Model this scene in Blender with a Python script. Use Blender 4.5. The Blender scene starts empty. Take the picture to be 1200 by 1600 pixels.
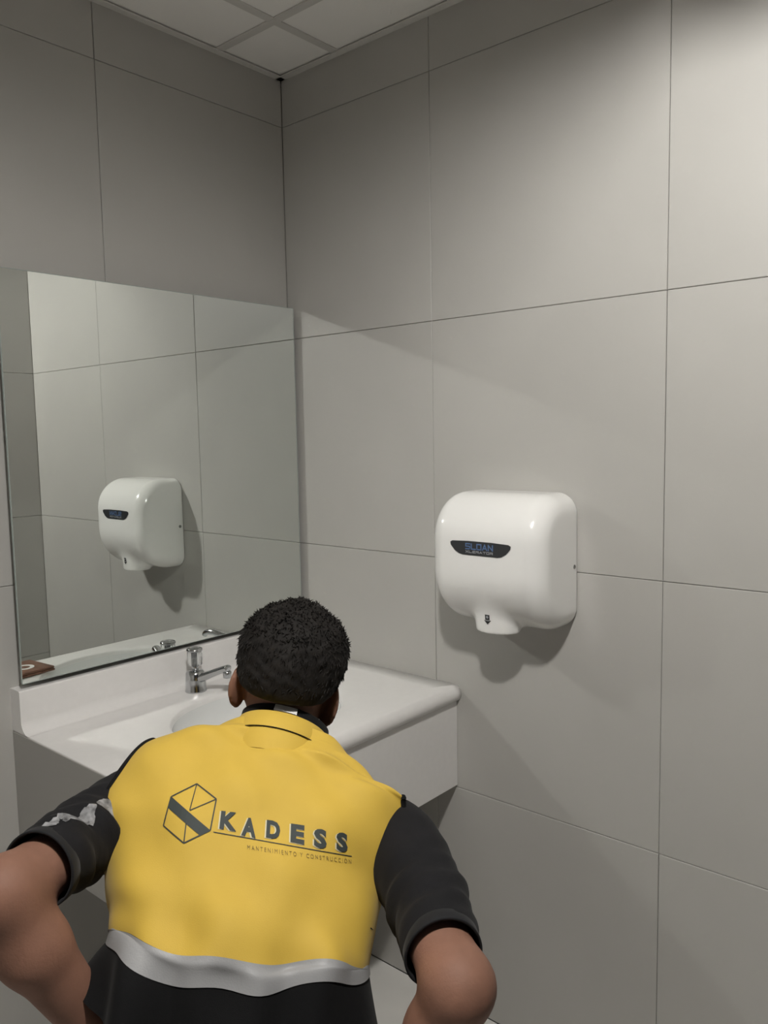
import bpy, bmesh, math, random
import numpy as np
from mathutils import Vector, Matrix
from mathutils.bvhtree import BVHTree
random.seed(4); rng = np.random.default_rng(4)
C = bpy.context.scene.collection
SC = bpy.context.scene

# ------------------------------------------------------------------ camera
cam_d = bpy.data.cameras.new('camera'); cam = bpy.data.objects.new('camera', cam_d); C.objects.link(cam)
cam_d.sensor_fit = 'VERTICAL'; cam_d.sensor_height = 32.0; cam_d.lens = 1258.43 / 1600 * 32.0
cam_d.clip_start = 0.02
_r = Vector((0.6526, -0.75748, -0.01844)); _u = Vector((0.08503, 0.04903, 0.99517)); _f = Vector((0.75292, 0.65102, -0.0964))
cam.matrix_world = Matrix(((_r.x, _u.x, -_f.x, -1.6445), (_r.y, _u.y, -_f.y, -1.7821), (_r.z, _u.z, -_f.z, 1.5196), (0, 0, 0, 1)))
SC.camera = cam
# ------------------------------------------------------------------ world, exposure
w = bpy.data.worlds.new('world'); SC.world = w; w.use_nodes = True
w.node_tree.nodes['Background'].inputs[0].default_value = (0.95, 0.97, 1.0, 1)
w.node_tree.nodes['Background'].inputs[1].default_value = 0.02
SC.view_settings.view_transform = 'Standard'; SC.view_settings.look = 'None'
SC.view_settings.gamma = 1.0; SC.view_settings.use_curve_mapping = False
SC.view_settings.exposure = 0.0
LAMP = 1190.0          # emission strength of the bulb
SC.render.engine = 'CYCLES'
cy = SC.cycles
cy.use_denoising = True; cy.denoiser = 'OPENIMAGEDENOISE'
cy.max_bounces = 10; cy.diffuse_bounces = 6; cy.glossy_bounces = 5; cy.transmission_bounces = 8
cy.caustics_reflective = True; cy.caustics_refractive = True
cy.blur_glossy = 0.08; cy.sample_clamp_indirect = 0.0
cy.use_guiding = True; cy.guiding_training_samples = 64

# ------------------------------------------------------------------ materials
def mat(name, col, rough=0.5, metal=0.0, noise=0.0, nscale=8.0, bump=0.0, bscale=200.0, spec=0.5, **kw):
    m = bpy.data.materials.new(name); m.use_nodes = True
    nt = m.node_tree; b = nt.nodes['Principled BSDF']
    b.inputs['Base Color'].default_value = (*col, 1); b.inputs['Roughness'].default_value = rough
    b.inputs['Metallic'].default_value = metal; b.inputs['Specular IOR Level'].default_value = spec
    for k, v in kw.items(): b.inputs[k.replace('_', ' ')].default_value = v
    tc = nt.nodes.new('ShaderNodeTexCoord')
    if noise > 0:
        n = nt.nodes.new('ShaderNodeTexNoise'); n.inputs['Scale'].default_value = nscale; n.inputs['Detail'].default_value = 5
        nt.links.new(tc.outputs['Object'], n.inputs['Vector'])
        r = nt.nodes.new('ShaderNodeValToRGB')
        r.color_ramp.elements[0].position = .3; r.color_ramp.elements[1].position = .7
        r.color_ramp.elements[0].color = (*[c * (1 - noise) for c in col], 1)
        r.color_ramp.elements[1].color = (*[min(1, c * (1 + noise)) for c in col], 1)
        nt.links.new(n.outputs['Fac'], r.inputs['Fac']); nt.links.new(r.outputs['Color'], b.inputs['Base Color'])
    if bump > 0:
        n2 = nt.nodes.new('ShaderNodeTexNoise'); n2.inputs['Scale'].default_value = bscale; n2.inputs['Detail'].default_value = 3
        nt.links.new(tc.outputs['Object'], n2.inputs['Vector'])
        bp = nt.nodes.new('ShaderNodeBump'); bp.inputs['Strength'].default_value = bump; bp.inputs['Distance'].default_value = 0.002
        nt.links.new(n2.outputs['Fac'], bp.inputs['Height']); nt.links.new(bp.outputs['Normal'], b.inputs['Normal'])
    return m
M = {}
M['tile'] = mat('wall_tile_porcelain', (.44, .43, .408), .42, noise=.03, nscale=3.0, bump=.05, bscale=120)
M['joint'] = mat('tile_joint_grout', (.41, .395, .37), .9)
M['floor_tile'] = mat('floor_tile_porcelain', (.72, .705, .675), .45, noise=.04, nscale=5)
M['ceil'] = mat('ceiling_panel_mineral', (.84, .825, .80), .9, bump=.15, bscale=350)
M['tbar'] = mat('ceiling_grid_painted', (.60, .585, .56), .5)
M['solid'] = mat('counter_solid_surface', (.72, .705, .695), .32, noise=.015, nscale=60)
M['laminate'] = mat('end_panel_laminate', (.36, .35, .33), .5)
M['basin'] = mat('basin_glaze', (.70, .705, .70), .15)
M['dryer'] = mat('dryer_white_enamel', (.82, .815, .80), .16, spec=.55)
M['plaque'] = mat('dryer_dark_plaque', (.035, .037, .04), .3)
M['blueprint'] = mat('dryer_blue_lettering', (.10, .17, .33), .4)
M['greyprint'] = mat('dryer_grey_lettering', (.35, .36, .38), .4)
M['black'] = mat('black_print', (.015, .015, .017), .5)
M['steel'] = mat('screw_steel', (.30, .30, .29), .35, metal=1)
M['chrome'] = mat('chrome', (.52, .53, .54), .14, metal=1)
M['acrylic'] = mat('clear_acrylic', (.93, .95, .95), .06, Transmission_Weight=.9, IOR=1.45)
M['mirror'] = mat('mirror_silver', (.76, .79, .765), .0, metal=1)
M['mirror_edge'] = mat('mirror_polished_edge', (.34, .39, .37), .25)
M['backing'] = mat('mirror_backing_dark', (.10, .095, .09), .8)
M['wood'] = mat('brown_leather', (.17, .08, .05), .45, noise=.35, nscale=40, bump=.3, bscale=300)
M['white_print'] = mat('white_print', (.72, .71, .69), .6)
M['yellow'] = mat('vest_yellow_cloth', (.58, .385, .05), .75, noise=.03, nscale=14, bump=.12, bscale=900, Sheen_Weight=.08)
M['band'] = mat('vest_reflective_silver', (.30, .30, .305), .5, bump=.12, bscale=500)
M['blackcloth'] = mat('black_cloth', (.0045, .0045, .005), .85, spec=.2, bump=.2, bscale=900, Sheen_Weight=.02)
M['tee'] = mat('charcoal_shirt_jersey', (.0075, .0072, .0085), .85, spec=.25, noise=.15, nscale=20, bump=.2, bscale=800, Sheen_Weight=.03)
M['cuff'] = mat('charcoal_cuff', (.011, .0113, .013), .8, spec=.25, Sheen_Weight=.05)
M['skin'] = mat('skin', (.235, .118, .080), .66, noise=.14, spec=.35, nscale=18, bump=.15, bscale=260, Subsurface_Weight=.06, Subsurface_Radius=(.012, .005, .003))
M['hair'] = mat('hair_black', (.010, .0085, .0075), .75, noise=.4, spec=.2, nscale=60, bump=.5, bscale=120)
M['pants'] = mat('grey_trouser_cloth', (.27, .27, .26), .85, noise=.1, nscale=30, bump=.2, bscale=700)
M['shoe'] = mat('shoe_dark_leather', (.03, .026, .022), .5)
M['sole'] = mat('shoe_sole_rubber', (.05, .05, .05), .8)
M['inkdark'] = mat('vest_dark_ink', (.030, .038, .036), .7)
M['inkwhite'] = mat('vest_pale_ink', (.60, .55, .38), .7)
M['eye'] = mat('eye', (.6, .58, .55), .2)
M['housing'] = mat('luminaire_grey_steel', (.30, .30, .29), .5)
M['tube'] = bpy.data.materials.new('lamp_globe'); M['tube'].use_nodes = True
_b = M['tube'].node_tree.nodes['Principled BSDF']
_b.inputs['Emission Color'].default_value = (1.0, .975, .935, 1); _b.inputs['Emission Strength'].default_value = LAMP

# ------------------------------------------------------------------ helpers
def put(o, parent=None, label=None, cat=None, group=None, kind=None):
    if o.name not in C.objects: C.objects.link(o)
    if parent: o.parent = parent
    if label: o['label'] = label
    if cat: o['category'] = cat
    if group: o['group'] = group
    if kind: o['kind'] = kind
    return o
def empty(name, label, cat, loc=(0, 0, 0), rz=0.0, group=None):
    o = bpy.data.objects.new(name, None); o.empty_display_size = .05
    o.location = loc; o.rotation_euler = (0, 0, rz)
    return put(o, None, label, cat, group)
def meshob(name, V, F, m, parent=None, smooth=False, **kw):
    me = bpy.data.meshes.new(name)
    me.from_pydata([tuple(map(float, v)) for v in V], [], [tuple(map(int, f)) for f in F]); me.update()
    me.materials.append(m)
    if smooth: me.polygons.foreach_set('use_smooth', [True] * len(me.polygons))
    return put(bpy.data.objects.new(name, me), parent, **kw)
def bmob(name, bm, m, parent=None, smooth=False, **kw):
    bmesh.ops.recalc_face_normals(bm, faces=bm.faces)
    me = bpy.data.meshes.new(name); bm.to_mesh(me); bm.free(); me.materials.append(m)
    if smooth: me.polygons.foreach_set('use_smooth', [True] * len(me.polygons))
    return put(bpy.data.objects.new(name, me), parent, **kw)
def box(bm, x0, x1, y0, y1, z0, z1, bev=0.0, seg=2):
    t = bmesh.new()
    bmesh.ops.create_cube(t, size=1.0)
    for v in t.verts: v.co = ((x0 + x1) / 2 + v.co.x * (x1 - x0), (y0 + y1) / 2 + v.co.y * (y1 - y0), (z0 + z1) / 2 + v.co.z * (z1 - z0))
    if bev: bmesh.ops.bevel(t, geom=t.edges[:], offset=bev, segments=seg, affect='EDGES', profile=.5)
    me = bpy.data.meshes.new('t'); t.to_mesh(me); t.free(); bm.from_mesh(me); bpy.data.meshes.remove(me)
    return bm
def loft(rings, close=True, cap0=False, cap1=False):
    n = len(rings[0]); V = np.concatenate(rings); F = []
    for i in range(len(rings) - 1):
        for j in range(n if close else n - 1):
            k = (j + 1) % n
            F.append((i * n + j, i * n + k, (i + 1) * n + k, (i + 1) * n + j))
    if cap0: F.append(tuple(range(n - 1, -1, -1)))
    if cap1: F.append(tuple((len(rings) - 1) * n + j for j in range(n)))
    return V, F
def lathe(prof, n=40, c=(0, 0, 0)):
    a = np.arange(n) * 2 * math.pi / n
    return loft([np.stack([c[0] + r * np.cos(a), c[1] + r * np.sin(a), np.full(n, c[2] + z)], 1) for r, z in prof], True, True, True)
def catmull(P, n):
    P = np.array(P, float); P = np.vstack([2 * P[0] - P[1], P, 2 * P[-1] - P[-2]]); out = []
    for i in range(1, len(P) - 2):
        for s in np.arange(n) / n:
            a, b, c, d = P[i - 1:i + 3]
            out.append(.5 * (2 * b + (c - a) * s + (2 * a - 5 * b + 4 * c - d) * s * s + (3 * b - a - 3 * c + d) * s ** 3))
    out.append(P[-2]); return np.array(out)
def sweep(path, radii, n=20, ell=(1, 1), up=(0, 0, 1), caps=True, disp=None):
    path = np.array(path, float); rings = []
    for i, p in enumerate(path):
        t = path[min(i + 1, len(path) - 1)] - path[max(i - 1, 0)]; t /= np.linalg.norm(t)
        s = np.cross(t, up)
        if np.linalg.norm(s) < 1e-4: s = np.cross(t, (0, 1, 0))
        s /= np.linalg.norm(s); u = np.cross(s, t)
        a = np.arange(n) * 2 * math.pi / n; r = radii[i] if hasattr(radii, '__len__') else radii
        rr = np.full(n, r) if disp is None else r + disp(i / (len(path) - 1), a)
        rings.append(p + (ell[0] * rr * np.cos(a))[:, None] * s + (ell[1] * rr * np.sin(a))[:, None] * u)
    return loft(rings, True, caps, caps)
def join(*VF):
    V = []; F = []; o = 0
    for v, f in VF:
        V.append(np.array(v)); F += [tuple(i + o for i in q) for q in f]; o += len(v)
    return np.concatenate(V), F
# --- signed distance fields
def smin(a, b, k):
    if k <= 0: return np.minimum(a, b)
    h = np.clip(.5 + .5 * (b - a) / k, 0, 1); return b * (1 - h) + a * h - k * h * (1 - h)
class Field:
    def __init__(s, lo, hi, h):
        s.lo = np.array(lo, float); s.h = h
        s.n = np.ceil((np.array(hi) - s.lo) / h).astype(int) + 1; s.F = np.full(s.n, .06)
        s.ax = [s.lo[i] + h * np.arange(s.n[i]) for i in range(3)]
    def add(s, fn, lo, hi, k=.01, mode='u'):
        lo = np.array(lo) - .065; hi = np.array(hi) + .065
        i0 = np.maximum(np.floor((lo - s.lo) / s.h).astype(int), 0); i1 = np.minimum(np.ceil((hi - s.lo) / s.h).astype(int) + 1, s.n)
        if np.any(i1 <= i0): return
        P = np.stack(np.meshgrid(*[s.ax[a][i0[a]:i1[a]] for a in range(3)], indexing='ij'), -1)
        sl = tuple(slice(i0[a], i1[a]) for a in range(3)); d = fn(P)
        if mode == 'u': s.F[sl] = smin(s.F[sl], d, k)
        elif mode == 's': s.F[sl] = -smin(-s.F[sl], d, k)
        else: s.F[sl] = -smin(-s.F[sl], -d, k)
    def cone(s, a, b, r1, r2, k=.012, mode='u'):
        a = np.array(a, float); b = np.array(b, float); ba = b - a; L = ba @ ba
        def fn(P):
            pa = P - a; t = np.clip(pa @ ba / L, 0, 1); return np.linalg.norm(pa - t[..., None] * ba, axis=-1) - (r1 + (r2 - r1) * t)
        R = max(r1, r2); s.add(fn, np.minimum(a, b) - R, np.maximum(a, b) + R, k, mode)
    def ell(s, c, r, R=None, k=.012, mode='u'):
        c = np.array(c, float); r = np.array(r, float); R = np.eye(3) if R is None else R
        def fn(P):
            q = (P - c) @ R.T; k0 = np.linalg.norm(q / r, axis=-1); k1 = np.linalg.norm(q / (r * r), axis=-1)
            return k0 * (k0 - 1) / np.maximum(k1, 1e-6)
        m = max(r); s.add(fn, c - m, c + m, k, mode)
    def mesh(s):
        F = s.F; n = F.shape; N = np.array(n) - 1
        acc = np.zeros((*N, 3), np.float32); cnt = np.zeros(N, np.int32); ed = []
        for ax in range(3):
            o1, o2 = (ax + 1) % 3, (ax + 2) % 3
            A = np.take(F, range(n[ax] - 1), ax); B = np.take(F, range(1, n[ax]), ax)
            idx = np.argwhere((A < 0) != (B < 0)); va = A[tuple(idx.T)]; vb = B[tuple(idx.T)]
            pos = idx.astype(np.float64); pos[:, ax] += va / (va - vb); cells = []
            for da, db in ((-1, -1), (0, -1), (0, 0), (-1, 0)):
                c = idx.copy(); c[:, o1] += da; c[:, o2] += db
                ok = np.all((c >= 0) & (c < N), 1); cells.append((c, ok)); cc = c[ok]
                np.add.at(acc, tuple(cc.T), pos[ok]); np.add.at(cnt, tuple(cc.T), 1)
            ed.append((cells, va < 0))
        vid = np.full(N, -1); msk = cnt > 0; vid[msk] = np.arange(msk.sum())
        V = acc[msk] / cnt[msk][:, None] * s.h + s.lo; Q = []
        for cells, sg in ed:
            ok = cells[0][1] & cells[1][1] & cells[2][1] & cells[3][1]
            q = np.stack([vid[tuple(c[ok].T)] for c, _ in cells], 1); g = sg[ok]
            q[~g] = q[~g][:, ::-1]; Q.append(q)
        return V, np.concatenate(Q)
def relax(o, n=2, f=.5):
    bm = bmesh.new(); bm.from_mesh(o.data)
    for _ in range(n): bmesh.ops.smooth_vert(bm, verts=bm.verts, factor=f, use_axis_x=True, use_axis_y=True, use_axis_z=True)
    bm.to_mesh(o.data); bm.free()
# --- flat print: 2D strokes and type, laid onto a surface
def quad(a, b, wd):
    a = np.array(a, float); b = np.array(b, float); d = (b - a) / np.linalg.norm(b - a); nrm = np.array([-d[1], d[0]]) * wd / 2
    return [a - nrm, b - nrm, b + nrm, a + nrm]
def polys_bm(polys, maxlen):
    bm = bmesh.new()
    for p in polys:
        try: bm.faces.new([bm.verts.new((x, y, 0)) for x, y in p])
        except ValueError: pass
    bmesh.ops.triangulate(bm, faces=bm.faces[:])
    for _ in range(6):
        e = [q for q in bm.edges if q.calc_length() > maxlen]
        if not e: break
        bmesh.ops.subdivide_edges(bm, edges=e, cuts=1); bmesh.ops.triangulate(bm, faces=bm.faces[:])
    return bm
def text_bm(s, size, bold, maxlen):
    cu = bpy.data.curves.new('type', 'FONT'); cu.body = s; cu.size = size; cu.offset = bold; cu.resolution_u = 3
    o = bpy.data.objects.new('type', cu); C.objects.link(o); bpy.context.view_layer.update()
    me = bpy.data.meshes.new_from_object(o.evaluated_get(bpy.context.evaluated_depsgraph_get()))
    bm = bmesh.new(); bm.from_mesh(me); bpy.data.objects.remove(o); bpy.data.curves.remove(cu); bpy.data.meshes.remove(me)
    xs = [v.co.x for v in bm.verts]; ys = [v.co.y for v in bm.verts]
    x0, x1, y0, y1 = min(xs), max(xs), min(ys), max(ys)
    for v in bm.verts: v.co = ((v.co.x - x0) / (x1 - x0), (v.co.y - y0) / (y1 - y0), 0)
    return bm
def subdiv(bm, maxlen):
    for _ in range(6):
        e = [q for q in bm.edges if q.calc_length() > maxlen]
        if not e: break
        bmesh.ops.subdivide_edges(bm, edges=e, cuts=1); bmesh.ops.triangulate(bm, faces=bm.faces[:])
def lay(bm, fmap, bvh, direction, lift):
    d = Vector(direction).normalized()
    for v in bm.verts:
        p = Vector(fmap(v.co.x, v.co.y)); h = bvh.ray_cast(p - d * .12, d, .4)
        q = h[0] if h[0] is not None else p
        v.co = q - d * lift
    return bm
def bvh_of(o):
    bm = bmesh.new(); bm.from_mesh(o.data); t = BVHTree.FromBMesh(bm); bm.free(); return t

# ------------------------------------------------------------------ the room
XL, YF, H = -3.05, -1.665, 2.53
T = .010; G = .00055                       # tile thickness, half joint
ROWS = [0.0, .6, 1.2, 1.8, 2.4, H]
def wall(name, boxes, label):
    bm = bmesh.new()
    for b in boxes: box(bm, *b)
    return bmob(name, bm, M['joint'], kind='structure', label=label)
cache = {}
def tile_mesh(wd, ht, material, key):
    k = (round(wd, 4), round(ht, 4), key)
    if k not in cache:
        bm = bmesh.new(); b = .0012
        o = [bm.verts.new((x, y, 0)) for x, y in ((0, 0), (wd, 0), (wd, ht), (0, ht))]
        m_ = [bm.verts.new((x, y, T - b)) for x, y in ((0, 0), (wd, 0), (wd, ht), (0, ht))]
        i = [bm.verts.new((x, y, T)) for x, y in ((b, b), (wd - b, b), (wd - b, ht - b), (b, ht - b))]
        bm.faces.new(o[::-1]); bm.faces.new(i)
        for j in range(4):
            q = (j + 1) % 4; bm.faces.new((o[j], o[q], m_[q], m_[j])); bm.faces.new((m_[j], m_[q], i[q], i[j]))
        me = bpy.data.meshes.new('wall_tile' if key == 'w' else 'floor_tile'); bm.to_mesh(me); bm.free(); me.materials.append(material); cache[k] = me
    return cache[k]
def tiles(parent, name, org, ex, ey, us, vs, material, key, uneven=.0004):
    ex = Vector(ex); ey = Vector(ey); ez = ex.cross(ey)
    for a in range(len(us) - 1):
        for b in range(len(vs) - 1):
            wd = us[a + 1] - us[a] - 2 * G; ht = vs[b + 1] - vs[b] - 2 * G
            if wd < .02 or ht < .02: continue
            o = bpy.data.objects.new(name, tile_mesh(wd, ht, material, key))
            p = Vector(org) + ex * (us[a] + G) + ey * (vs[b] + G) + ez * random.uniform(-uneven, uneven)
            mw = Matrix.Identity(4)
            for r in range(3): mw[r][0], mw[r][1], mw[r][2], mw[r][3] = ex[r], ey[r], ez[r], p[r]
            put(o, parent); o.matrix_world = mw
wb = wall('wall_back', [(XL - .1, .1, T, .12, 0, H)], 'grey tiled wall behind the mirror and the counter')
tiles(wb, 'wall_tile', (XL, T, 0), (1, 0, 0), (0, 0, 1), [0, -XL - 2.384, -XL - 1.784, -XL - 1.184, -XL - .584, -XL], ROWS, M['tile'], 'w')
wr = wall('wall_right', [(T, .12, YF - .2, T, 0, H)], 'grey tiled wall that carries the hand dryer')
tiles(wr, 'wall_tile', (T, 0, 0), (0, -1, 0), (0, 0, 1), [0, .531, 1.131, -YF], ROWS, M['tile'], 'w')
DX0, DX1, DH = -2.60, -.50, 2.30
wf = wall('wall_front', [(DX1, .1, YF - .1, YF - T, 0, H), (XL - .1, DX0, YF - .1, YF - T, 0, H), (DX0, DX1, YF - .1, YF - T, DH, H)],
          'shaded tiled wall with the doorway, seen in the mirror')
tiles(wf, 'wall_tile', (0, YF - T, 0), (-1, 0, 0), (0, 0, 1), [0, -DX1], ROWS, M['tile'], 'w')
tiles(wf, 'wall_tile', (DX0, YF - T, 0), (-1, 0, 0), (0, 0, 1), [0, DX0 - XL], ROWS, M['tile'], 'w')
wl = wall('wall_left', [(XL - .12, XL - T, YF - .1, T, 0, H)], 'grey tiled wall out of frame on the left')
tiles(wl, 'wall_tile', (XL - T, YF, 0), (0, 1, 0), (0, 0, 1), [0, .6, 1.2, -YF], ROWS, M['tile'], 'w')
fl = wall('floor', [(XL - .1, .1, YF - 1.0, .1, -.1, -T)], 'pale tiled floor')
tiles(fl, 'floor_tile', (XL, YF - .9, -T), (1, 0, 0), (0, 1, 0), [0, .05, .65, 1.25, 1.85, 2.45, -XL], [0, .615, 1.215, 1.815, 2.415, .9 - YF], M['floor_tile'], 'f', .0002)
# suspended ceiling
bm = bmesh.new(); box(bm, XL - .1, .1, YF - .1, .1, H + .035, H + .12)
cl = bmob('ceiling', bm, M['ceil'], kind='structure', label='suspended ceiling of pale mineral panels')
gx = [XL, -2.632, -2.032, -1.432, -.832, -.232, 0]; gy = [YF, -1.433, -.833, -.233, 0]
pm = {}
for a in range(6):
    for b in range(4):
        bm = bmesh.new(); box(bm, gx[a] + .004, gx[a + 1] - .004, gy[b] + .004, gy[b + 1] - .004, H + .004, H + .02, .003, 1)
        bmob('ceiling_panel', bm, M['ceil'], cl)
for x in gx[1:-1]:
    bm = bmesh.new(); box(bm, x - .012, x + .012, YF, 0, H - .0005, H + .004, .001, 1); box(bm, x - .002, x + .002, YF, 0, H + .003, H + .034); bmob('ceiling_bar', bm, M['tbar'], cl)
for y in gy[1:-1]:
    bm = bmesh.new(); box(bm, XL, 0, y - .012, y + .012, H, H + .004, .001, 1); box(bm, XL, 0, y - .002, y + .002, H + .003, H + .034); bmob('ceiling_bar', bm, M['tbar'], cl)
for i, (a, b) in enumerate([((XL, T, -.021, T), 0), ((-.021, T, YF, T), 0), ((XL, 0, YF, YF + .021), 0), ((XL, XL + .021, YF, 0), 0)]):
    bm = bmesh.new(); box(bm, a[0], a[1], a[2], a[3], H - .003, H + .001, .0008, 1)
    bmob('trim_%d' % (i + 1), bm, M['tbar'], kind='structure', label='pale angle trim where the ceiling meets a wall')
# ------------------------------------------------------------------ ceiling lamp: a batten with deep side baffles
LX, LY, LZ = -1.30, -1.44, 2.435
lamp = empty('ceiling_light', 'white open trough lamp with a globe bulb under the ceiling by the doorway', 'light', (0, 0, 0))
bm = bmesh.new(); box(bm, LX - .45, LX + .45, LY - .093, LY + .093, 2.512, H - .0005, .003, 1); bmob('housing', bm, M['housing'], lamp)
for s in (-1, 1):
    bm = bmesh.new(); box(bm, LX - .45, LX + .45, LY + s * .09 - .003, LY + s * .09 + .003, LZ - .041, H - .001, .001, 1); bmob('baffle', bm, M['housing'], lamp)
for s in (-1, 1):
    bm = bmesh.new(); box(bm, LX + s * .45 - .003, LX + s * .45 + .003, LY - .093, LY + .093, LZ - .056, H - .001, .001, 1); bmob('end_plate', bm, M['housing'], lamp)
V, F = lathe([(.0001, -.04)] + [(.04 * math.sin(t), -.04 * math.cos(t)) for t in np.linspace(.15, math.pi - .3, 16)] + [(.014, .041)], 32, (LX, LY, LZ)); meshob('bulb', V, F, M['tube'], lamp, True)
V, F = lathe([(.014, .0405), (.018, .043), (.018, .078)], 24, (LX, LY, LZ)); meshob('bulb_holder', V, F, M['housing'], lamp, True)

# ------------------------------------------------------------------ mirror
mir = empty('wall_mirror', 'large frameless rectangular mirror above the counter', 'mirror', (-.4375, 0, .985))
mx0, mx1, mz0, mz1, my = -.4215, .4215, 0, .899, -.04
bm = bmesh.new(); box(bm, mx0, mx1, my, my + .005, mz0, mz1); bmob('mirror_glass', bm, M['mirror'], mir)
for nm, a in (('left', (mx0 - .0012, mx0, my - .0004, my + .005, mz0, mz1)), ('right', (mx1, mx1 + .0012, my - .0004, my + .005, mz0, mz1)),
              ('b', (mx0, mx1, my - .0004, my + .005, mz0 - .0012, mz0)), ('t', (mx0, mx1, my - .0004, my + .005, mz1, mz1 + .0012))):
    bm = bmesh.new(); box(bm, *a); bmob('polished_edge', bm, M['mirror_edge'], mir)
bm = bmesh.new(); box(bm, mx0 + .02, mx1 - .02, my + .005, 0, mz0 + .02, mz1 - .02); bmob('backing_board', bm, M['backing'], mir)

# ------------------------------------------------------------------ counter
CX0, CX1, CY0, CY1, CZ = -.87, 0.0, -.612, 0.0, .875
van = empty('vanity_counter', 'pale solid-surface washbasin counter with deep front apron', 'counter', (0, 0, 0))
SXc, SYc, SA, SB = -.445, -.345, .212, .172
N = 144
def outline(inset_front, inset_side, r):
    """rounded plan outline sampled by angle about the basin centre"""
    x0, x1, y0, y1 = CX0 + inset_side, CX1 - .0, CY0 + inset_front, CY1
    corners = [math.atan2(y - SYc, x - SXc) % (2 * math.pi) for x, y in ((x0, y0), (x1, y0), (x1, y1), (x0, y1))]
    return x0, x1, y0, y1
angs = sorted(list(np.arange(N) * 2 * math.pi / N))
def rect_pt(a, x0, x1, y0, y1, rr=.0):
    c, s = math.cos(a), math.sin(a); t = 1e9
    if c > 1e-9: t = min(t, (x1 - SXc) / c)
    if c < -1e-9: t = min(t, (x0 - SXc) / c)
    if s > 1e-9: t = min(t, (y1 - SYc) / s)
    if s < -1e-9: t = min(t, (y0 - SYc) / s)
    return [SXc + t * c, SYc + t * s]
def snap_corners(P, x0, x1, y0, y1):
    for cx, cy_ in ((x0, y0), (x1, y0), (x1, y1), (x0, y1)):
        i = int(np.argmin((P[:, 0] - cx) ** 2 + (P[:, 1] - cy_) ** 2)); P[i] = (cx, cy_)
    return P
NR = .022
inner = snap_corners(np.array([rect_pt(a, CX0 + .003, CX1, CY0 + NR, CY1) for a in angs]), CX0 + .003, CX1, CY0 + NR, CY1)
rings = []
for sc, dz in ((1.0, -.012), (1.006, -.006), (1.016, -.0018), (1.03, 0)):
    rings.append(np.array([(SXc + SA * sc * math.cos(a), SYc + SB * sc * math.sin(a), CZ + dz) for a in angs]))
e = rings[-1]
for t in (.25, .5, .75, 1.0): rings.append(np.column_stack([e[:, :2] * (1 - t) + inner * t, np.full(N, CZ)]))
for k in range(1, 9):                                        # bullnose, wide at the front, a hair at the left end
    th = k / 8 * math.pi
    q = inner.copy(); fr = inner[:, 1] < CY0 + NR + 1e-4; lf = inner[:, 0] < CX0 + .0031
    q[fr, 1] -= NR * math.sin(th); q[lf, 0] -= .003 * math.sin(th)
    rt = (inner[:, 0] > CX1 - 1e-4) & fr                     # the front right corner is eased
    z = CZ - NR * (1 - math.cos(th))
    rings.append(np.column_stack([q, np.full(N, z)]))
V, F = loft(rings, True)
meshob('countertop', V, F, M['solid'], van, True)
br = []
for i in range(15):
    t = i / 14; sc = 1.0 - .88 * (1 - math.cos(t * math.pi / 2)) ** 1.0 if t < 1 else .12
    depth = .012 + .118 * math.sin(t * math.pi / 2) ** .8
    br.append(np.array([(SXc + SA * sc * math.cos(a), SYc + .02 * t + SB * sc * math.sin(a), CZ - depth) for a in angs]))
V, F = loft(br, True, False, True); meshob('basin', V, F, M['basin'], van, True)
V, F = lathe([(.030, .0), (.028, .004), (.016, .005), (.014, .001)], 32, (SXc, SYc + .02, CZ - .131)); meshob('basin_drain', V, F, M['chrome'], van, True)
# backsplash with a coved foot
R0 = .028; prof = [(-.0, CZ + .096), (-.041, CZ + .096), (-.044, CZ + .093)]
prof += [(-.044 - R0 * (1 - math.cos(t)), CZ + R0 * (1 - math.sin(t)) + .0) for t in np.linspace(0, math.pi / 2, 12)]
prof += [(-.044 - R0 - .003, CZ + .0004), (0, CZ + .0002)]
rr = [np.array([(x, y, z) for y, z in prof]) for x in (CX0, CX1)]
V, F = loft(rr, True, True, True); o = meshob('backsplash', V, F, M['solid'], van)
bm = bmesh.new(); box(bm, CX0 + .018, CX1 - .0005, -.597, -.579, .607, CZ - 2 * NR + .001, .001, 1); bmob('front_apron', bm, M['solid'], van)
bm = bmesh.new(); box(bm, CX0 - .0006, CX0 + .018, -.597, -.001, .607, CZ - .0025, .0008, 1); bmob('end_panel', bm, M['laminate'], van, label='darker grey end panel')

# ------------------------------------------------------------------ faucet
fau = empty('basin_faucet', 'chrome basin faucet with clear knob handle and short angled spout', 'faucet', (-.445, -.098, CZ), 0)
V, F = lathe([(.0275, 0), (.0275, .003), (.0262, .006), (.0255, .030), (.0235, .048), (.019, .0535), (.010, .055)], 40)
meshob('body', V, F, M['chrome'], fau, True)
sp = catmull([(0, -.006, .030), (.010, -.038, .045), (.020, -.072, .060), (.026, -.094, .068), (.029, -.103, .067)], 6)
V, F = sweep(sp, [.0165, .0155, .015, .0145, .014, .0135, .013, .0125, .012, .0118, .0115, .0112, .011, .0108, .0108, .0108, .011, .011, .0115, .012, .012, .0118, .0112, .0095, .005][:len(sp)], 20, (1, .8))
V2, F2 = lathe([(.0105, 0), (.0105, .014), (.009, .016), (.006, .016)], 24, (.0265, -.096, .046))
meshob('spout', *join((V, F), (V2, F2)), M['chrome'], fau, True)
V, F = lathe([(.0085, .052), (.0085, .064), (.006, .068), (.006, .100)], 24); meshob('valve_stem', V, F, M['chrome'], fau, True)
n = 48; a = np.arange(n) * 2 * math.pi / n; rings = []
for r, z in ((.014, .066), (.0175, .069), (.0185, .085), (.0185, .098), (.0175, .104), (.012, .106)):
    q = r * (1 + .05 * np.cos(8 * a)); rings.append(np.stack([q * np.cos(a), q * np.sin(a), np.full(n, z)], 1))
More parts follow.
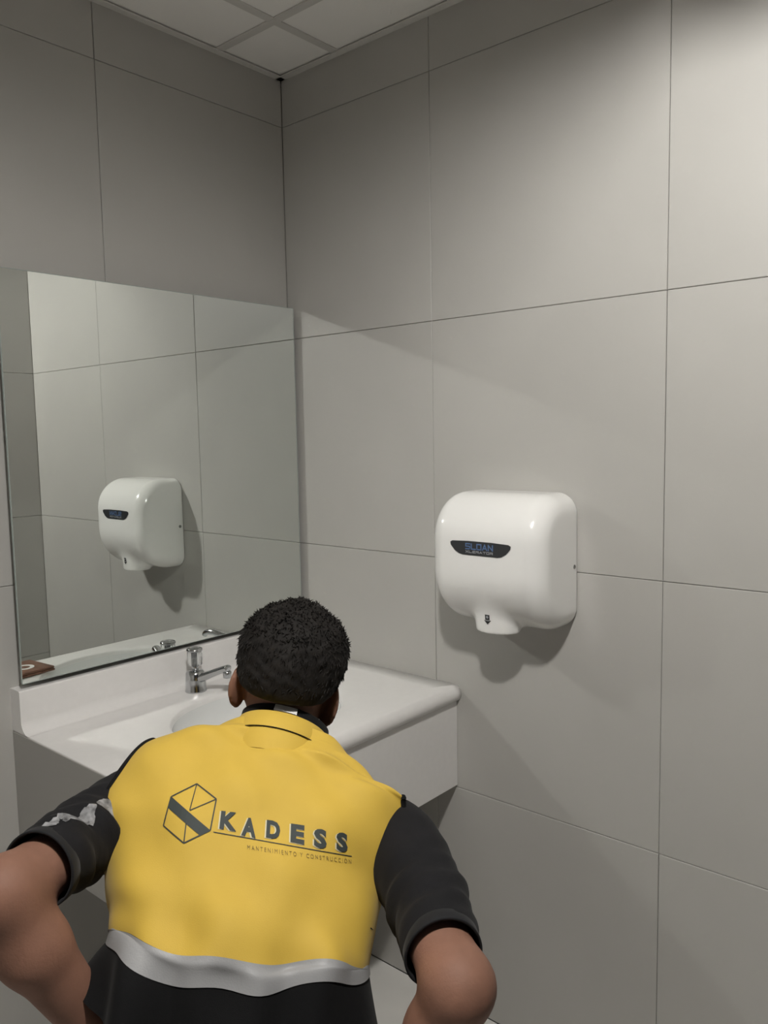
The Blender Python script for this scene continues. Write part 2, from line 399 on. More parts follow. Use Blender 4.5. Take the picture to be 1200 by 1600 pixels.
V, F = loft(rings, True, True, True); meshob('handle', V, F, M['acrylic'], fau, True)
V, F = lathe([(.0200, .1045), (.0205, .107), (.019, .1105), (.012, .112), (.011, .111), (.0, .111)], 36); meshob('handle_cap', V, F, M['chrome'], fau, True)
# second chrome spout on the deck, seen only in the mirror
disp = empty('soap_dispenser', 'small chrome deck spout seen in the mirror, right of the faucet reflection', 'dispenser', (-.235, -.098, CZ), 0)
V, F = lathe([(.024, 0), (.024, .004), (.019, .008), (.016, .05), (.0175, .056), (.0175, .076), (.015, .082), (.006, .083)], 36); meshob('base', V, F, M['chrome'], disp, True)
sp = catmull([(0, 0, .066), (-.006, -.03, .078), (-.014, -.065, .086), (-.02, -.090, .082), (-.021, -.097, .074)], 6)
V, F = sweep(sp, np.linspace(.0105, .0075, len(sp)), 18); meshob('spout', V, F, M['chrome'], disp, True)

# ------------------------------------------------------------------ brown leather wallet at the left end of the counter
wal = empty('wallet', 'flat brown wallet with round pale mark, seen reflected in the lower left mirror corner', 'wallet', (-.665, -.505, CZ), -.11)
bm = bmesh.new(); box(bm, -.08, .08, -.062, .062, .0005, .007, .003, 2); bmob('wallet_back', bm, M['wood'], wal, True)
bm = bmesh.new(); box(bm, -.079, .079, -.061, .061, .0075, .014, .003, 2); bmob('wallet_flap', bm, M['wood'], wal, True)
a = np.linspace(0, 2 * math.pi, 41)[:-1]
V, F = loft([np.stack([.022 + r * np.cos(a), .004 + r * np.sin(a), np.full(40, z)], 1) for r, z in ((.026, .0138), (.026, .0146), (.015, .0146), (.015, .0138))])
meshob('round_mark', V, F, M['white_print'], wal, label='pale round mark on the brown leather')

# ------------------------------------------------------------------ hand dryer (local: x = out of the wall to -x, y, z from its foot)
dry = empty('hand_dryer', 'white enamel automatic hand dryer mounted on the right wall', 'hand dryer', (0, -.786, 1.083))
f = Field((-.20, -.18, -.04), (.02, .18, .33), .0032)
DD, HW, DHt = .170, .1495, .298
def dprof(P):
    x = -P[..., 0]; z = P[..., 2]
    # side outline: flat back, round shoulder, bellied front, round chin
    def rb(x, z, x1, z0, z1, rt, rbm):
        r = np.where(z > (z0 + z1) / 2, rt, rbm); qx = x - x1 + r; qz = np.where(z > (z0 + z1) / 2, z - z1 + r, z0 - z + r)
        return np.minimum(np.maximum(qx, qz), 0) + np.hypot(np.maximum(qx, 0), np.maximum(qz, 0)) - r
    return rb(x, z, DD, -.011, DHt, .105, .135)
def dbody(P):
    d2 = dprof(P); dw = np.abs(P[..., 1]) - HW; r = .048
    a_, b_ = d2 + r, dw + r
    return np.minimum(np.maximum(a_, b_), 0) + np.hypot(np.maximum(a_, 0), np.maximum(b_, 0)) - r
f.add(dbody, (-.17, -.15, -.011), (.03, .15, .30), 0)
def dnoz(P):
    x = P[..., 0] + .098; y = P[..., 1]; z = P[..., 2]
    fl = .004 * np.clip((z + .02) / .08, 0, 1)
    d = (np.hypot(x / (.042 + fl), y / (.053 + fl * 2)) - 1) * .044
    return np.maximum(d, np.maximum(-.019 - z, z - .085))
f.add(dnoz, (-.16, -.06, -.02), (-.04, .06, .09), .016)
f.add(lambda P: P[..., 0] + .001, (-.2, -.2, -.05), (.02, .2, .35), 0, 'i')
V, Q = f.mesh(); body = meshob('dryer_cover', V, Q, M['dryer'], dry, True); relax(body, 3)
bv = bvh_of(body)
# dark plaque; plan coordinates: x to the viewer's right (world -y), y up
def fm(s, t): return (-.2, -s, t)
PLZ = .178
plq = [(-.080, .0125), (-.074, .0155), (-.03, .0172), (.03, .0172), (.074, .0155), (.080, .0125), (.079, .006), (.068, -.006), (.056, -.0125), (.046, -.0145), (-.046, -.0145), (-.056, -.0125), (-.068, -.006), (-.079, .006)]
bm = polys_bm([plq], .008); lay(bm, lambda x, y: fm(x, y + PLZ), bv, (1, 0, 0), .0012)
plate = bmob('brand_plaque', bm, M['plaque'], dry, True, label='dark lens-shaped plaque with blue lettering')
glyph = {   # square display capitals as strokes in a unit cell
 'S': [((1, 1), (0, 1)), ((0, 1), (0, .5)), ((0, .5), (1, .5)), ((1, .5), (1, 0)), ((1, 0), (0, 0))],
 'L': [((0, 1), (0, 0)), ((0, 0), (1, 0))], 'O': [((0, 0), (0, 1)), ((0, 1), (1, 1)), ((1, 1), (1, 0)), ((1, 0), (0, 0))],
 'A': [((0, 0), (.5, 1)), ((.5, 1), (1, 0)), ((.2, .3), (.8, .3))], 'N': [((0, 0), (0, 1)), ((0, 1), (1, 0)), ((1, 0), (1, 1))],
 'X': [((0, 0), (1, 1)), ((0, 1), (1, 0))], 'E': [((1, 1), (0, 1)), ((0, 1), (0, 0)), ((0, .5), (.9, .5)), ((0, 0), (1, 0))],
 'R': [((0, 0), (0, 1)), ((0, 1), (1, 1)), ((1, 1), (1, .5)), ((1, .5), (0, .5)), ((.5, .5), (1, 0))], 'T': [((0, 1), (1, 1)), ((.5, 1), (.5, 0))]}
def strokes(s, x, y, cw, ch, gap, wd):
    P = []
    for c in s:
        for (a0, a1), (b0, b1) in glyph[c]:
            p = np.array((x + a0 * cw, y + a1 * ch)); q = np.array((x + b0 * cw, y + b1 * ch)); d = (q - p) / np.linalg.norm(q - p) * wd / 2
            P.append(quad(p - d, q + d, wd))
        x += cw + gap
    return P
bm = polys_bm(strokes('SLOAN', -.037, PLZ - .0005, .0108, .0115, .0042, .0027), .008); lay(bm, fm, bv, (1, 0, 0), .0018)
bmob('plaque_lettering', bm, M['blueprint'], plate, label='blue SLOAN lettering')
bm = polys_bm(strokes('XLERATOR', -.037, PLZ - .0088, .0066, .0042, .0026, .0013), .008); lay(bm, fm, bv, (1, 0, 0), .0018)
bmob('plaque_lettering', bm, M['greyprint'], plate, label='small grey XLERATOR lettering')
# arrow symbol on the nozzle
ar = [[(-.0060, .014), (.0060, .014), (.0060, .002), (-.0060, .002)], [(-.0095, .001), (.0095, .001), (0, -.0085)]]
bm = polys_bm(ar, .006); lay(bm, lambda x, y: fm(x, y + .012), bv, (1, 0, 0), .0008); sym = bmob('arrow_symbol', bm, M['black'], dry)
a8 = np.linspace(0, 2 * math.pi, 13)[:-1]
bm = polys_bm([[(.0033 * math.cos(t), .0206 + .0033 * math.sin(t)) for t in a8], quad((-.0055, .0122), (.0055, .0122), .0012)], .006); lay(bm, fm, bv, (1, 0, 0), .0012)
bmob('symbol_mark', bm, M['greyprint'], sym)
for s in (-1, 1):
    V, F = lathe([(.0052, 0), (.0052, .0015), (.004, .0025), (.0022, .0025), (.0022, .001), (0, .001)], 20)
    V = np.stack([V[:, 0] - .016, s * (HW - .001 + V[:, 2]), V[:, 1] + .132], 1); meshob('screw', V, F if s < 0 else [q[::-1] for q in F], M['steel'], dry, True)

# ================================================================== the person (local frame: x right, y the way he faces, z up)
man = empty('person', 'man in yellow and black vest bending towards the counter, hands on hips', 'person', (-.975, -.952, 0), -.85785)
# spine stations on the surface of the back, hem to collar: point, half width, half depth
ST = [((.000, -.2480, .7900), .196, .128), ((.006, -.1897, .8925), .166, .110), ((.008, -.1732, .9182), .166, .110),
      ((.010, -.1323, .9552), .174, .112), ((.0096, -.0768, .9976), .192, .116), ((.0135, -.0232, 1.0397), .219, .116),
      ((.0170, .0282, 1.0689), .229, .110), ((.0225, .0580, 1.0832), .208, .100), ((.0275, .0760, 1.0905), .160, .089), ((.0310, .0900, 1.0965), .118, .080), ((.0345, .1010, 1.1045), .092, .074)]
SP = catmull([s[0] for s in ST], 8); SA_ = catmull([(s[1], s[2], 0) for s in ST], 8)
TG = np.gradient(SP, axis=0); TG /= np.linalg.norm(TG, axis=1)[:, None]
for _ in range(6): TG[1:-1] = (TG[:-2] + TG[1:-1] * 2 + TG[2:]) / 4
TG /= np.linalg.norm(TG, axis=1)[:, None]
ROLL = np.array([.985, .03, -.165]); NT = 160
def ring(k, grow=0.0, fold=1.0):
    """k = fractional station index"""
    x = k * 8; i = int(min(math.floor(x), len(SP) - 2)); fr = x - i
    B = SP[i] * (1 - fr) + SP[i + 1] * fr; Tn = TG[i] * (1 - fr) + TG[i + 1] * fr; Tn = Tn / np.linalg.norm(Tn)
    A = SA_[i] * (1 - fr) + SA_[i + 1] * fr
    L = ROLL - (ROLL @ Tn) * Tn; L /= np.linalg.norm(L); Nin = np.cross(Tn, L) * 1.0
    if Nin[1] < 0: Nin = -Nin
    th = np.arange(NT) * 2 * math.pi / NT; c, s = np.cos(th), np.sin(th); ex = 2 / 2.35
    lx = np.sign(c) * np.abs(c) ** ex; ly = np.sign(s) * np.abs(s) ** ex        # s = -1 is the back
    cen = B + Nin * A[1]; u = lx * A[0]
    low = np.clip((3.8 - k) / 3.8, 0, 1); back = np.clip(-s * 1.5, 0, 1)
    # cloth folds: long soft ripples that open toward the hem, some diagonals
    d = low ** 1.3 * (.0115 * np.sin(u * 52 + 1.2 + k * .35) + .0070 * np.sin(u * 91 - .6 - k * .5)) * back
    d += (.0036 * np.sin(u * 38 - k * 1.9 + .4) + .0024 * np.sin(u * 64 + k * 2.6 + 2.0) + .0012 * np.sin(u * 23 + k * 5.1)) * back * (1 - np.clip((k - 7.4) / 1.5, 0, 1))
    d = d * fold
    sh = low ** 1.2 * (.0075 * np.sin(u * 52 + 2.6) + .0045 * np.sin(u * 33 - 1.0)) * back * fold      # the hem line wanders
    R = cen + ((A[0] + grow) * lx)[:, None] * L + ((A[1] + grow) * ly)[:, None] * Nin
    R = R + (np.where(lx > 0, -.020, .014) * np.clip((k - 4) / 3, 0, 1) * np.abs(lx) ** 2.4)[:, None] * (Nin * .8 + np.array([0, 0, -.5]))
    nrm = (lx / A[0])[:, None] * L + (ly / A[1])[:, None] * Nin; nrm /= np.linalg.norm(nrm, axis=1)[:, None]
    sh = sh + max(0, 1 - k) * .085 * np.clip(-lx, 0, 1) ** 2 + np.clip((5 - k) / 2.5, 0, 1) * np.where(lx < 0, .036, .012) * np.abs(lx) ** 2.2
    return R + nrm * d[:, None] + Tn * sh[:, None], (cen, Tn, L, Nin)
def torso(k0, k1, n, grow=0, fold=1.0, cap=False): return loft([ring(k, grow, fold)[0] for k in np.linspace(k0, k1, n)], True, cap, cap)
cen6, T6, L6, N6 = ring(6.3)[1]
def arm_cut(V, F, extra=0.0):
    bm = bmesh.new(); vs = [bm.verts.new(v) for v in V]
    for q in F: bm.faces.new([vs[i] for i in q])
    for s, w_ in ((-1, .188), (1, .202)):
        nrm = Vector(L6 * s + T6 * .28 - N6 * .0).normalized(); pt = Vector(cen6 + L6 * s * (w_ + extra))
        bmesh.ops.bisect_plane(bm, geom=bm.verts[:] + bm.edges[:] + bm.faces[:], plane_co=pt, plane_no=nrm, clear_outer=True)
    return bm
vest_bm = arm_cut(*torso(2, 10, 110))
bnd = [e for e in vest_bm.edges if e.is_boundary]
loops = []; left = set(bnd)
while left:
    e0 = left.pop(); lp = [e0.verts[0], e0.verts[1]]; go = True
    while go:
        go = False
        for e1 in lp[-1].link_edges:
            if e1 in left: left.discard(e1); lp.append(e1.other_vert(lp[-1])); go = True; break
    loops.append(np.array([v.co[:] for v in lp]))
vest = bmob('safety_vest', vest_bm, M['yellow'], man, True, label='yellow upper of the safety vest')
bv_v = bvh_of(vest)
V, F = torso(1, 2, 22, .0015); meshob('reflective_band', V, F, M['band'], vest, True, label='silver reflective band across the lower back')
V, F = torso(0, 1, 22, 0); meshob('vest_hem', V, F, M['blackcloth'], vest, True, label='black lower hem panel')
for lp in loops:
    c = lp.mean(0); w_ = (c - cen6) @ L6
    if abs(w_) < .12 or len(lp) < 20: continue
    pth = lp[::2]; pth = np.vstack([pth, pth[:1]])
    for _ in range(2): pth[1:-1] = (pth[:-2] + pth[1:-1] + pth[2:]) / 3
    V, F = sweep(pth, .0042, 8, caps=False); meshob('armhole_piping', V, F, M['blackcloth'], vest, True, label='black armhole edging')
# collar: a yellow stand band with a dark lining that rises above it
kb, (cc, Tc, Lc, Nc) = ring(10)
neck_up = np.array([.2, .72, .70]); neck_up /= np.linalg.norm(neck_up)
RK = np.array([.972, .03, -.235]); Lk = RK - (RK @ neck_up) * neck_up; Lk /= np.linalg.norm(Lk); Fk = np.cross(neck_up, Lk)
colc = np.array([.0255, .1280, 1.0555])
def cring(hh, ra, rb, n=96, yo=0.0):
    t = np.arange(n) * 2 * math.pi / n
    return colc + neck_up * hh + Fk * yo + (ra * np.cos(t))[:, None] * Lk + (rb * np.sin(t))[:, None] * Fk
V, F = loft([cring(-.040, .076, .0745), cring(-.006, .0755, .0735), cring(.006, .073, .070), cring(.0215, .0705, .0665), cring(.0228, .069, .0650), cring(.0215, .0675, .0635), cring(-.012, .070, .068)])
meshob('vest_collar', V, F, M['yellow'], vest, True, label='yellow stand collar')
V, F = loft([cring(-.0075, .0786, .0755), cring(-.0062, .0782, .0751), cring(-.0062, .075, .072), cring(-.0075, .075, .072)]); meshob('collar_seam', V, F, M['blackcloth'], vest, True, label='dark seam under the collar')
V, F = loft([cring(-.015, .0685, .0645), cring(.012, .068, .0635), cring(.0345, .0685, .062), cring(.0360, .067, .0605), cring(.0345, .0655, .059), cring(-.015, .065, .061)])
col = meshob('shirt_collar', V, F, M['blackcloth'], man, True, label='black inner collar of the shirt')
t = np.linspace(-1.86, -1.36, 10)
def tagr(hh, g): return colc + neck_up * hh + ((.0660 + g) * np.cos(t))[:, None] * Lk + ((.062 + g) * np.sin(t))[:, None] * Fk
V, F = loft([tagr(.0235, .0045), tagr(.0335, .0025), tagr(.0335, .0012), tagr(.0235, .002)], False); meshob('collar_tag', V, F, M['white_print'], col, label='white sewn label')

# --- print on the back
o_ = np.array([.025131, -.053994, 1.019563])
AX = np.array([.000262, -.000001, -.000005]); AY = np.array([.000033, -.000223, -.000165])
VD = (-.1464, .884, -.4441)
def vm(x, y): return o_ + AX * (x - 600) + AY * (y - 350)
hexa = [(270, 137), (373, 217), (347, 372), (222, 433), (115, 350), (143, 205)]; cen_h = (243, 275)
E_ = [quad(hexa[i], hexa[(i + 1) % 6], 6.5) for i in range(6)] + [quad(cen_h, hexa[0], 5), quad(cen_h, hexa[1], 5), quad((230, 330), hexa[3], 6)]
E_.append([(146, 206), (345, 370), (297, 396), (133, 262)])
bm = polys_bm(E_, 22); lay(bm, vm, bv_v, VD, .0009); bmob('vest_emblem', bm, M['inkdark'], vest, label='dark outlined hexagon emblem with a diagonal bar')
LET = [('K', 390, 480, 284, 372, 283, 383), ('A', 497, 574, 314, 404, 311, 404), ('D', 618, 692, 328, 414, 328, 420), ('E', 738, 812, 346, 436, 350, 446), ('S', 853, 922, 368, 460, 372, 462), ('S', 966, 1030, 386, 478, 390, 482)]
def letter(ch, x0, x1, yt, yb, dx, dy, m_, lift):
    b = text_bm(ch, 1.0, .052, .2); subdiv(b, .22); sk = .10
    for v in b.verts:
        X, Y = v.co.x, v.co.y
        v.co = (x0 + dx + X * (x1 - x0) * .92 + sk * Y * (x1 - x0), (yb + 14 * X) * (1 - Y) + (yt + 10 * X) * Y + dy - 8, 0)
    lay(b, vm, bv_v, VD, lift); return b
for ch, x0, x1, yt, yb, *_ in LET:
    b = letter(ch, x0, x1, yt, yb, -7, 2, None, .0008); bmob('vest_lettering', b, M['inkwhite'], vest, label='pale offset shadow of a letter')
for ch, x0, x1, yt, yb, *_ in LET:
    b = letter(ch, x0, x1, yt, yb, 0, 0, None, .0014); bmob('vest_lettering', b, M['inkdark'], vest, label='dark bold letter')
bm = polys_bm([quad((362 + i * 68.5, 380 + i * 12.0), (362 + (i + 1) * 68.5, 380 + (i + 1) * 12.0), 4) for i in range(10)], 22); lay(bm, vm, bv_v, VD, .0009); bmob('vest_underline', bm, M['inkdark'], vest)
bm = polys_bm([quad((1119, 840), (1128, 848), 6), quad((1128, 848), (1136, 854), 3)], 10); lay(bm, vm, bv_v, VD, .0009); bmob('small_mark', bm, M['blackcloth'], vest, label='tiny dark mark near the right side seam')  # two short dark strokes laid on the yellow cloth
b = text_bm('M A N T E N I M I E N T O   Y   C O N S T R U C C I Ó N', 1.0, .0, .1); subdiv(b, .02)
for v in b.verts: X, Y = v.co.x, v.co.y; v.co = (527 + X * 515, 462 + X * 80 - Y * 26 - 6 * X, 0)
lay(b, vm, bv_v, VD, .0010); bmob('vest_lettering', b, mat('vest_small_ink', (.19, .13, .03), .7), vest, label='small line of lettering MANTENIMIENTO Y CONSTRUCCIÓN')

# --- shirt: torso under the vest and two sleeves
ARM = {-1: dict(sh=(-.176, .110, .976), hem=(-.2360, -.1165, 1.0010), el=(-.2585, -.1651, 1.000), wr=(-.168, -.118, .780)),
       1: dict(sh=(.190, .060, .939), hem=(.2500, -.1480, .9080), el=(.2650, -.193, .896), wr=(.186, -.140, .700))}
parts = [torso(.4, 9.9, 60, -.006, .6, True)]
sleeves = {}
for s, a in ARM.items():
    sh, hm, el = (np.array(a[q]) for q in ('sh', 'hem', 'el'))
    inn = sh + np.array([-s * .075, .05, -.012])
    pth = catmull([inn, sh, sh * .5 + hm * .5 + np.array([s * .012, 0, -.004]), hm], 14)
    rad = np.interp(np.linspace(0, 1, len(pth)), [0, .2, .42, .7, 1], [.046, .057, .0595, .0540, .0465])
    ph = 1.0 if s > 0 else 2.2; am = 1.0 if s > 0 else 1.7
    def dsp(t, th): return am * (.0035 * np.sin(t * 34 + 1.5 * np.sin(th + ph)) * np.sin(th * 1 + ph) + .002 * np.sin(t * 60 + 3 * th)) * np.clip((t - .42) * 3, 0, 1) * np.clip((1.05 - t) * 5, 0, 1)
    V, F = sweep(pth, rad, 72, (1, 1.0), caps=False, disp=dsp)
    d = hm - pth[-4]; d = d / np.linalg.norm(d)
    parts.append((V, F)); sleeves[s] = (hm, d, V[-72:])
shirt = meshob('work_shirt', *join(*parts), M['tee'], man, True, label='charcoal short-sleeved shirt under the vest')
for s, (hm, d, rg) in sleeves.items():
    c = rg.mean(0); r0 = c + (rg - c) * 1.0
    rings = [c + (rg - c) * q + d * h for q, h in ((1.0, -.012), (1.03, -.011), (1.035, .004), (1.03, .006), (.97, .006), (.95, -.01))]
    V, F = loft(rings); meshob('sleeve_cuff', V, F, M['cuff'], shirt, True, label='stitched cuff of a sleeve')
bvs = bvh_of(shirt)
# pale worn print on the left sleeve
def pm(x, y): return np.array([-.2290, -.050, 1.10]) + x * np.array([.42, .90, -.02]) + y * np.array([.90, -.42, .0])
P_ = []
for cx_, cy_, sx_, sy_, n_ in ((-.012, .002, .026, .010, 16), (.048, .000, .012, .008, 6), (-.040, .0, .007, .006, 4)):
    for _ in range(n_):
        px_, py_ = rng.normal(cx_, sx_ * .6), rng.normal(cy_, sy_ * .6); rr_ = rng.uniform(.003, .0075)
        P_.append([(px_ + rr_ * rng.uniform(.6, 1.5) * math.cos(t_) * 1.5, py_ + rr_ * rng.uniform(.6, 1.2) * math.sin(t_)) for t_ in np.arange(7) * 2 * math.pi / 7])
bm = polys_bm(P_, .008); lay(bm, pm, bvs, (.30, .0, -.95), .0012)
bmob('sleeve_print', bm, mat('sleeve_worn_print', (.20, .20, .205), .8, noise=.75, nscale=90), shirt, label='pale worn print on the left sleeve')

# --- body: one continuous surface
HC = np.array([.0392, .1916, 1.1588])                     # head centre
roll = math.radians(12); pit = math.radians(-2)
hr = np.array([.9998, -.0018, -.0184]); hu = np.array([.0185, .0964, .9952]); hf = np.array([0, .9953, -.0964])
HU = hu * math.cos(roll) + hr * math.sin(roll); HR = hr * math.cos(roll) - hu * math.sin(roll)
HU, HF = HU * math.cos(pit) + hf * math.sin(pit), hf * math.cos(pit) - HU * math.sin(pit)
RH = np.stack([HR, HF, HU])
def hp(x, y, z): return HC + HR * x + HF * y + HU * z
f = Field((-.36, -.32, -.01), (.36, .42, 1.30), .0045)
f.ell(hp(0, .003, .012), (.0745, .088, .086), RH, .02)                    # skull
f.ell(hp(0, .030, -.060), (.060, .066, .075), RH, .03)                  # face
f.ell(hp(0, .062, -.108), (.034, .030, .024), RH, .02)                  # chin
f.cone(hp(0, .092, -.012), hp(0, .110, -.050), .008, .0125, .012)       # nose
f.ell(hp(0, .088, .004), (.045, .012, .010), RH, .015)                  # brow
for s in (-1, 1):
    f.ell(hp(s * .031, .100, -.014), (.016, .012, .010), RH, .008, 's')
    f.ell(hp(s * .040, .074, -.048), (.022, .018, .016), RH, .015)      # cheek
    ct, st = math.cos(s * .55), math.sin(s * .55); q = np.array([[ct, st, 0], [-st, ct, 0], [0, 0, 1]])
    Re = q @ RH
    f.ell(hp(s * .0745, -.014, -.043), (.0068, .021, .035), Re, .006)   # ear
    f.ell(hp(s * .0805, -.004, -.038), (.004, .011, .018), Re, .004, 's')
    f.ell(hp(s * .0725, -.004, -.073), (.006, .010, .010), RH, .008)      # lobe
f.cone(hp(-.020, .0955, -.078), hp(.020, .0955, -.078), .005, .005, .006)
f.cone(hp(-.020, .0965, -.088), hp(.020, .0965, -.088), .0055, .0055, .006)
f.cone(hp(-.022, .105, -.083), hp(.022, .105, -.083), .0015, .0015, .002, 's')
f.cone(hp(0, -.018, -.055), colc - neck_up * .03 + Fk * .004, .048, .052, .03)      # neck
cB = [ring(k)[1][0] for k in (0.6, 2, 4, 5.5, 7)]
for i in range(4): f.cone(cB[i], cB[i + 1], (.082, .082, .075, .060)[i], (.082, .075, .060, .045)[i], .03)
for s in (-1, 1):
    for i, k in enumerate((.6, 2, 4, 5.5)):
        a0, (c0, _, L0, _) = ring(k); k2 = (2, 4, 5.5, 6.6)[i]; c1, _, L1, _ = ring(k2)[1]
        f.cone(c0 + L0 * s * .07, c1 + L1 * s * (.085 if k2 > 3 else .07), (.070, .068, .060, .050)[i], (.068, .060, .050, .040)[i], .02)
    a = ARM[s]; sh, el, wr = (np.array(a[q]) for q in ('sh', 'el', 'wr'))
    f.cone(ring(6)[1][0], sh, .040, .038, .02)
    f.cone(sh, el, .038, .0385, .02)
    mid = el * .66 + wr * .34 + np.array([s * .006, -.004, 0])
    f.cone(el, mid, .0375, .0395, .02); f.cone(mid, wr, .0390, .0265, .02)
    f.ell(el + np.array([s * .003, -.012, .0]), (.020, .020, .020), None, .02)   # elbow
    # hand laid on the hip, thumb behind, fingers forward over the outer thigh
    fw = np.array([-s * .05, .62, -.78]); fw /= np.linalg.norm(fw); out = np.array([s, 0, -.1]); out -= (out @ fw) * fw; out /= np.linalg.norm(out); sd = np.cross(fw, out) * s
    pc = wr + fw * .05
    f.ell(pc, (.014, .050, .042), np.stack([out, fw, sd]), .02)
    for j, (off, ln) in enumerate(((.033, .070), (.012, .080), (-.010, .075), (-.030, .058))):
        b0 = pc + fw * .038 + sd * off; b1 = b0 + fw * ln * .45 + sd * off * .25 - out * .004; b2 = b1 + fw * ln * .32 - out * .014; b3 = b2 + fw * ln * .23 - out * .014
        f.cone(b0 - fw * .02, b1, .0098, .0090, .006); f.cone(b1, b2, .0090, .0082, .004); f.cone(b2, b3, .0082, .0070, .004)
    t0 = pc - fw * .022 + sd * .030; t1 = t0 + sd * .034 + fw * .018; t2 = t1 + sd * .016 + fw * .026
    f.cone(t0, t1, .0130, .0105, .008); f.cone(t1, t2, .0105, .0085, .004)
PEL = np.array([.0, -.105, .765]); LEG = {}
for s in (-1, 1):
    hip = PEL + np.array([s * .088, .0, -.035]); kn = np.array([s * .125, .185, .445]); an = np.array([s * .115, -.015, .085]); LEG[s] = (hip, kn, an)
    f.cone(hip, kn, .078, .052, .03); f.cone(kn, an, .050, .036, .02); f.cone(an, an + np.array([s * .015, .13, -.045]), .036, .030, .02)
f.cone(PEL + np.array([-.06, 0, 0]), PEL + np.array([.06, 0, 0]), .085, .085, .04)
V, Q = f.mesh(); body = meshob('body', V, Q, M['skin'], man, True, label='skin of the arms, neck and head'); relax(body, 2)
for s in (-1, 1):
    V, F = lathe([(.0001, -.0105), (.006, -.0088), (.0095, -.005), (.0108, 0), (.0095, .005), (.006, .0088), (.0001, .0105)], 20)
    eo = np.array([V[:, 0], V[:, 2], -V[:, 1]]).T @ RH; ye = meshob('eye', eo + hp(s * .031, .0775, -.014), F, M['eye'], body, True)
    V, F = lathe([(.0001, .0106), (.003, .0103), (.0052, .0094), (.0052, .0090)], 20)
    meshob('iris', np.array([V[:, 0], V[:, 2], -V[:, 1]]).T @ RH + hp(s * .031, .0777, -.014), F, M['hair'], ye, True, label='dark iris')
    V, F = sweep(catmull([hp(s * .014, .1005, .004), hp(s * .032, .0985, .010), hp(s * .049, .0845, .004)], 6), .0032, 8, (1, 1)); meshob('eyebrow', V, F, M['hair'], body, True, label='black eyebrow')
# --- hair
f = Field(HC - .16, HC + .16, .004)
f.ell(hp(0, -.004, .008), (.0795, .1005, .0985), RH, .0)
f.ell(hp(0, -.046, -.010), (.064, .053, .046), RH, .02)
f.ell(hp(-.045, -.02, .030), (.037, .058, .054), RH, .02); f.ell(hp(.045, -.02, .030), (.038, .058, .055), RH, .02)
P = np.stack(np.meshgrid(*f.ax, indexing='ij'), -1); q = (P - HC) @ RH.T
hl = np.interp(q[..., 1], [-.12, -.075, -.045, -.022, .012, .03, .07, .12], [-.036, -.036, -.034, -.006, -.024, .012, .040, .045])
nz = (np.sin(q[..., 0] * 160 + 3 * np.sin(q[..., 2] * 70)) * np.sin(q[..., 2] * 150 + 2 * np.sin(q[..., 1] * 90 + q[..., 0] * 60)) + .7 * np.sin(q[..., 0] * 330 + q[..., 1] * 210) * np.sin(q[..., 2] * 290 + q[..., 1] * 170)) * .0016
nz *= np.clip((q[..., 2] + .07) * 14, .1, 1)
f.F = -smin(-(f.F + nz), -(hl - q[..., 2]) * .8, .006)
V, Q = f.mesh(); hair = meshob('hair', V, Q, M['hair'], man, True, label='short thick black hair'); relax(hair, 1)
nr = np.array([v.normal[:] for v in hair.data.vertices]); ql = (V - HC) @ RH.T
sel = rng.choice(len(V), min(5200, len(V)), replace=False); TV = []; TF = []
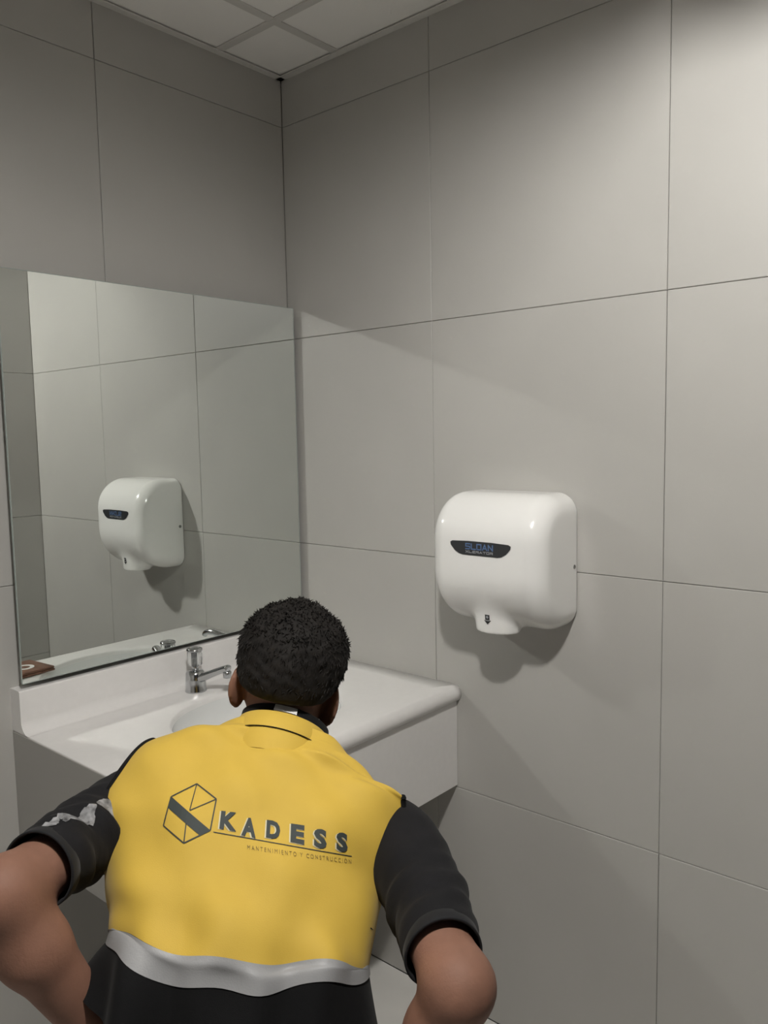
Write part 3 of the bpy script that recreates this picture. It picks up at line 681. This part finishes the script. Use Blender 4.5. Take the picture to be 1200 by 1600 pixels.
for i in sel:
    z = ql[i, 2]
    if z < hl.min() + .02: continue
    n_ = nr[i]; flow = HU * (-.5 if z < .05 else .1) - HF * .35 * (1 if ql[i, 1] < 0 else -1) + HR * rng.normal(0, .28) + HU * rng.normal(0, .2)
    dr = n_ * (.08 if z < .03 else .16) + (flow - (flow @ n_) * n_) * .8; dr /= np.linalg.norm(dr)
    ln = rng.uniform(.005, .011) * (1.0 if z > -.02 else .55); sd = np.cross(dr, n_); sd /= np.linalg.norm(sd) + 1e-9; wd = rng.uniform(.0009, .0018)
    b = V[i] - n_ * .002; k = len(TV)
    TV += [b - sd * wd, b + sd * wd, b + n_ * wd, b + dr * ln * .6 - sd * wd * .5, b + dr * ln * .6 + sd * wd * .5, b + dr * ln + n_ * ln * .15]
    TF += [(k, k + 1, k + 4, k + 3), (k + 1, k + 2, k + 4), (k + 2, k, k + 3), (k + 3, k + 4, k + 5), (k + 2, k + 3, k + 5), (k + 2, k + 5, k + 4)]
meshob('hair_tufts', TV, TF, M['hair'], hair, kind='stuff')
# --- trousers and shoes
f = Field((-.30, -.32, .03), (.30, .34, .93), .006)
cH = ring(0.3)[1][0]
f.cone(cH + np.array([-.075, 0, 0]), cH + np.array([.075, 0, 0]), .086, .086, .04)
f.ell(PEL + np.array([0, -.005, .0]), (.160, .110, .115), None, .03)
for s in (-1, 1):
    hip, kn, an = LEG[s]; f.cone(hip + np.array([-s * .012, 0, 0]), kn, .086, .068, .03); f.cone(kn, an + np.array([0, 0, .01]), .066, .060, .03)
f.add(lambda P: .075 - P[..., 2], (-.3, -.3, .0), (.3, .3, .95), 0, 'i')
V, Q = f.mesh(); 
V = V + .002 * np.stack([np.sin(V[:, 2] * 90 + V[:, 0] * 40), np.sin(V[:, 2] * 70 + V[:, 0] * 60), 0 * V[:, 0]], 1)
pants = meshob('trousers', V, Q, M['pants'], man, True, label='grey work trousers'); relax(pants, 2)
for s in (-1, 1):
    an = LEG[s][2]; f = Field(an + (-.09, -.10, -.10), an + (.09, .24, .09), .005)
    f.cone(an + (0, -.005, .03), an + (0, -.01, -.03), .045, .046, .02); f.cone(an + (0, -.02, -.035), an + (s * .02, .15, -.042), .045, .040, .03)
    f.add(lambda P: .012 - P[..., 2], an + (-.1, -.1, -.1), an + (.1, .25, .1), 0, 'i')
    V, Q = f.mesh(); sh = meshob('shoe', V, Q, M['shoe'], man, True, label='dark leather shoe'); relax(sh, 1)
    t = np.arange(40) * 2 * math.pi / 40; y = .062 + .115 * np.sin(t); wx = .044 + .004 * np.sin(t)
    R1 = np.stack([an[0] + s * .010 * (1 + np.sin(t)) + wx * np.cos(t) * np.sqrt(1), an[1] + y, np.full(40, .0008)], 1); R2 = R1.copy(); R2[:, 2] = .016
    V, F = loft([R1, R2], True, True, True); meshob('sole', V, F, M['sole'], sh)
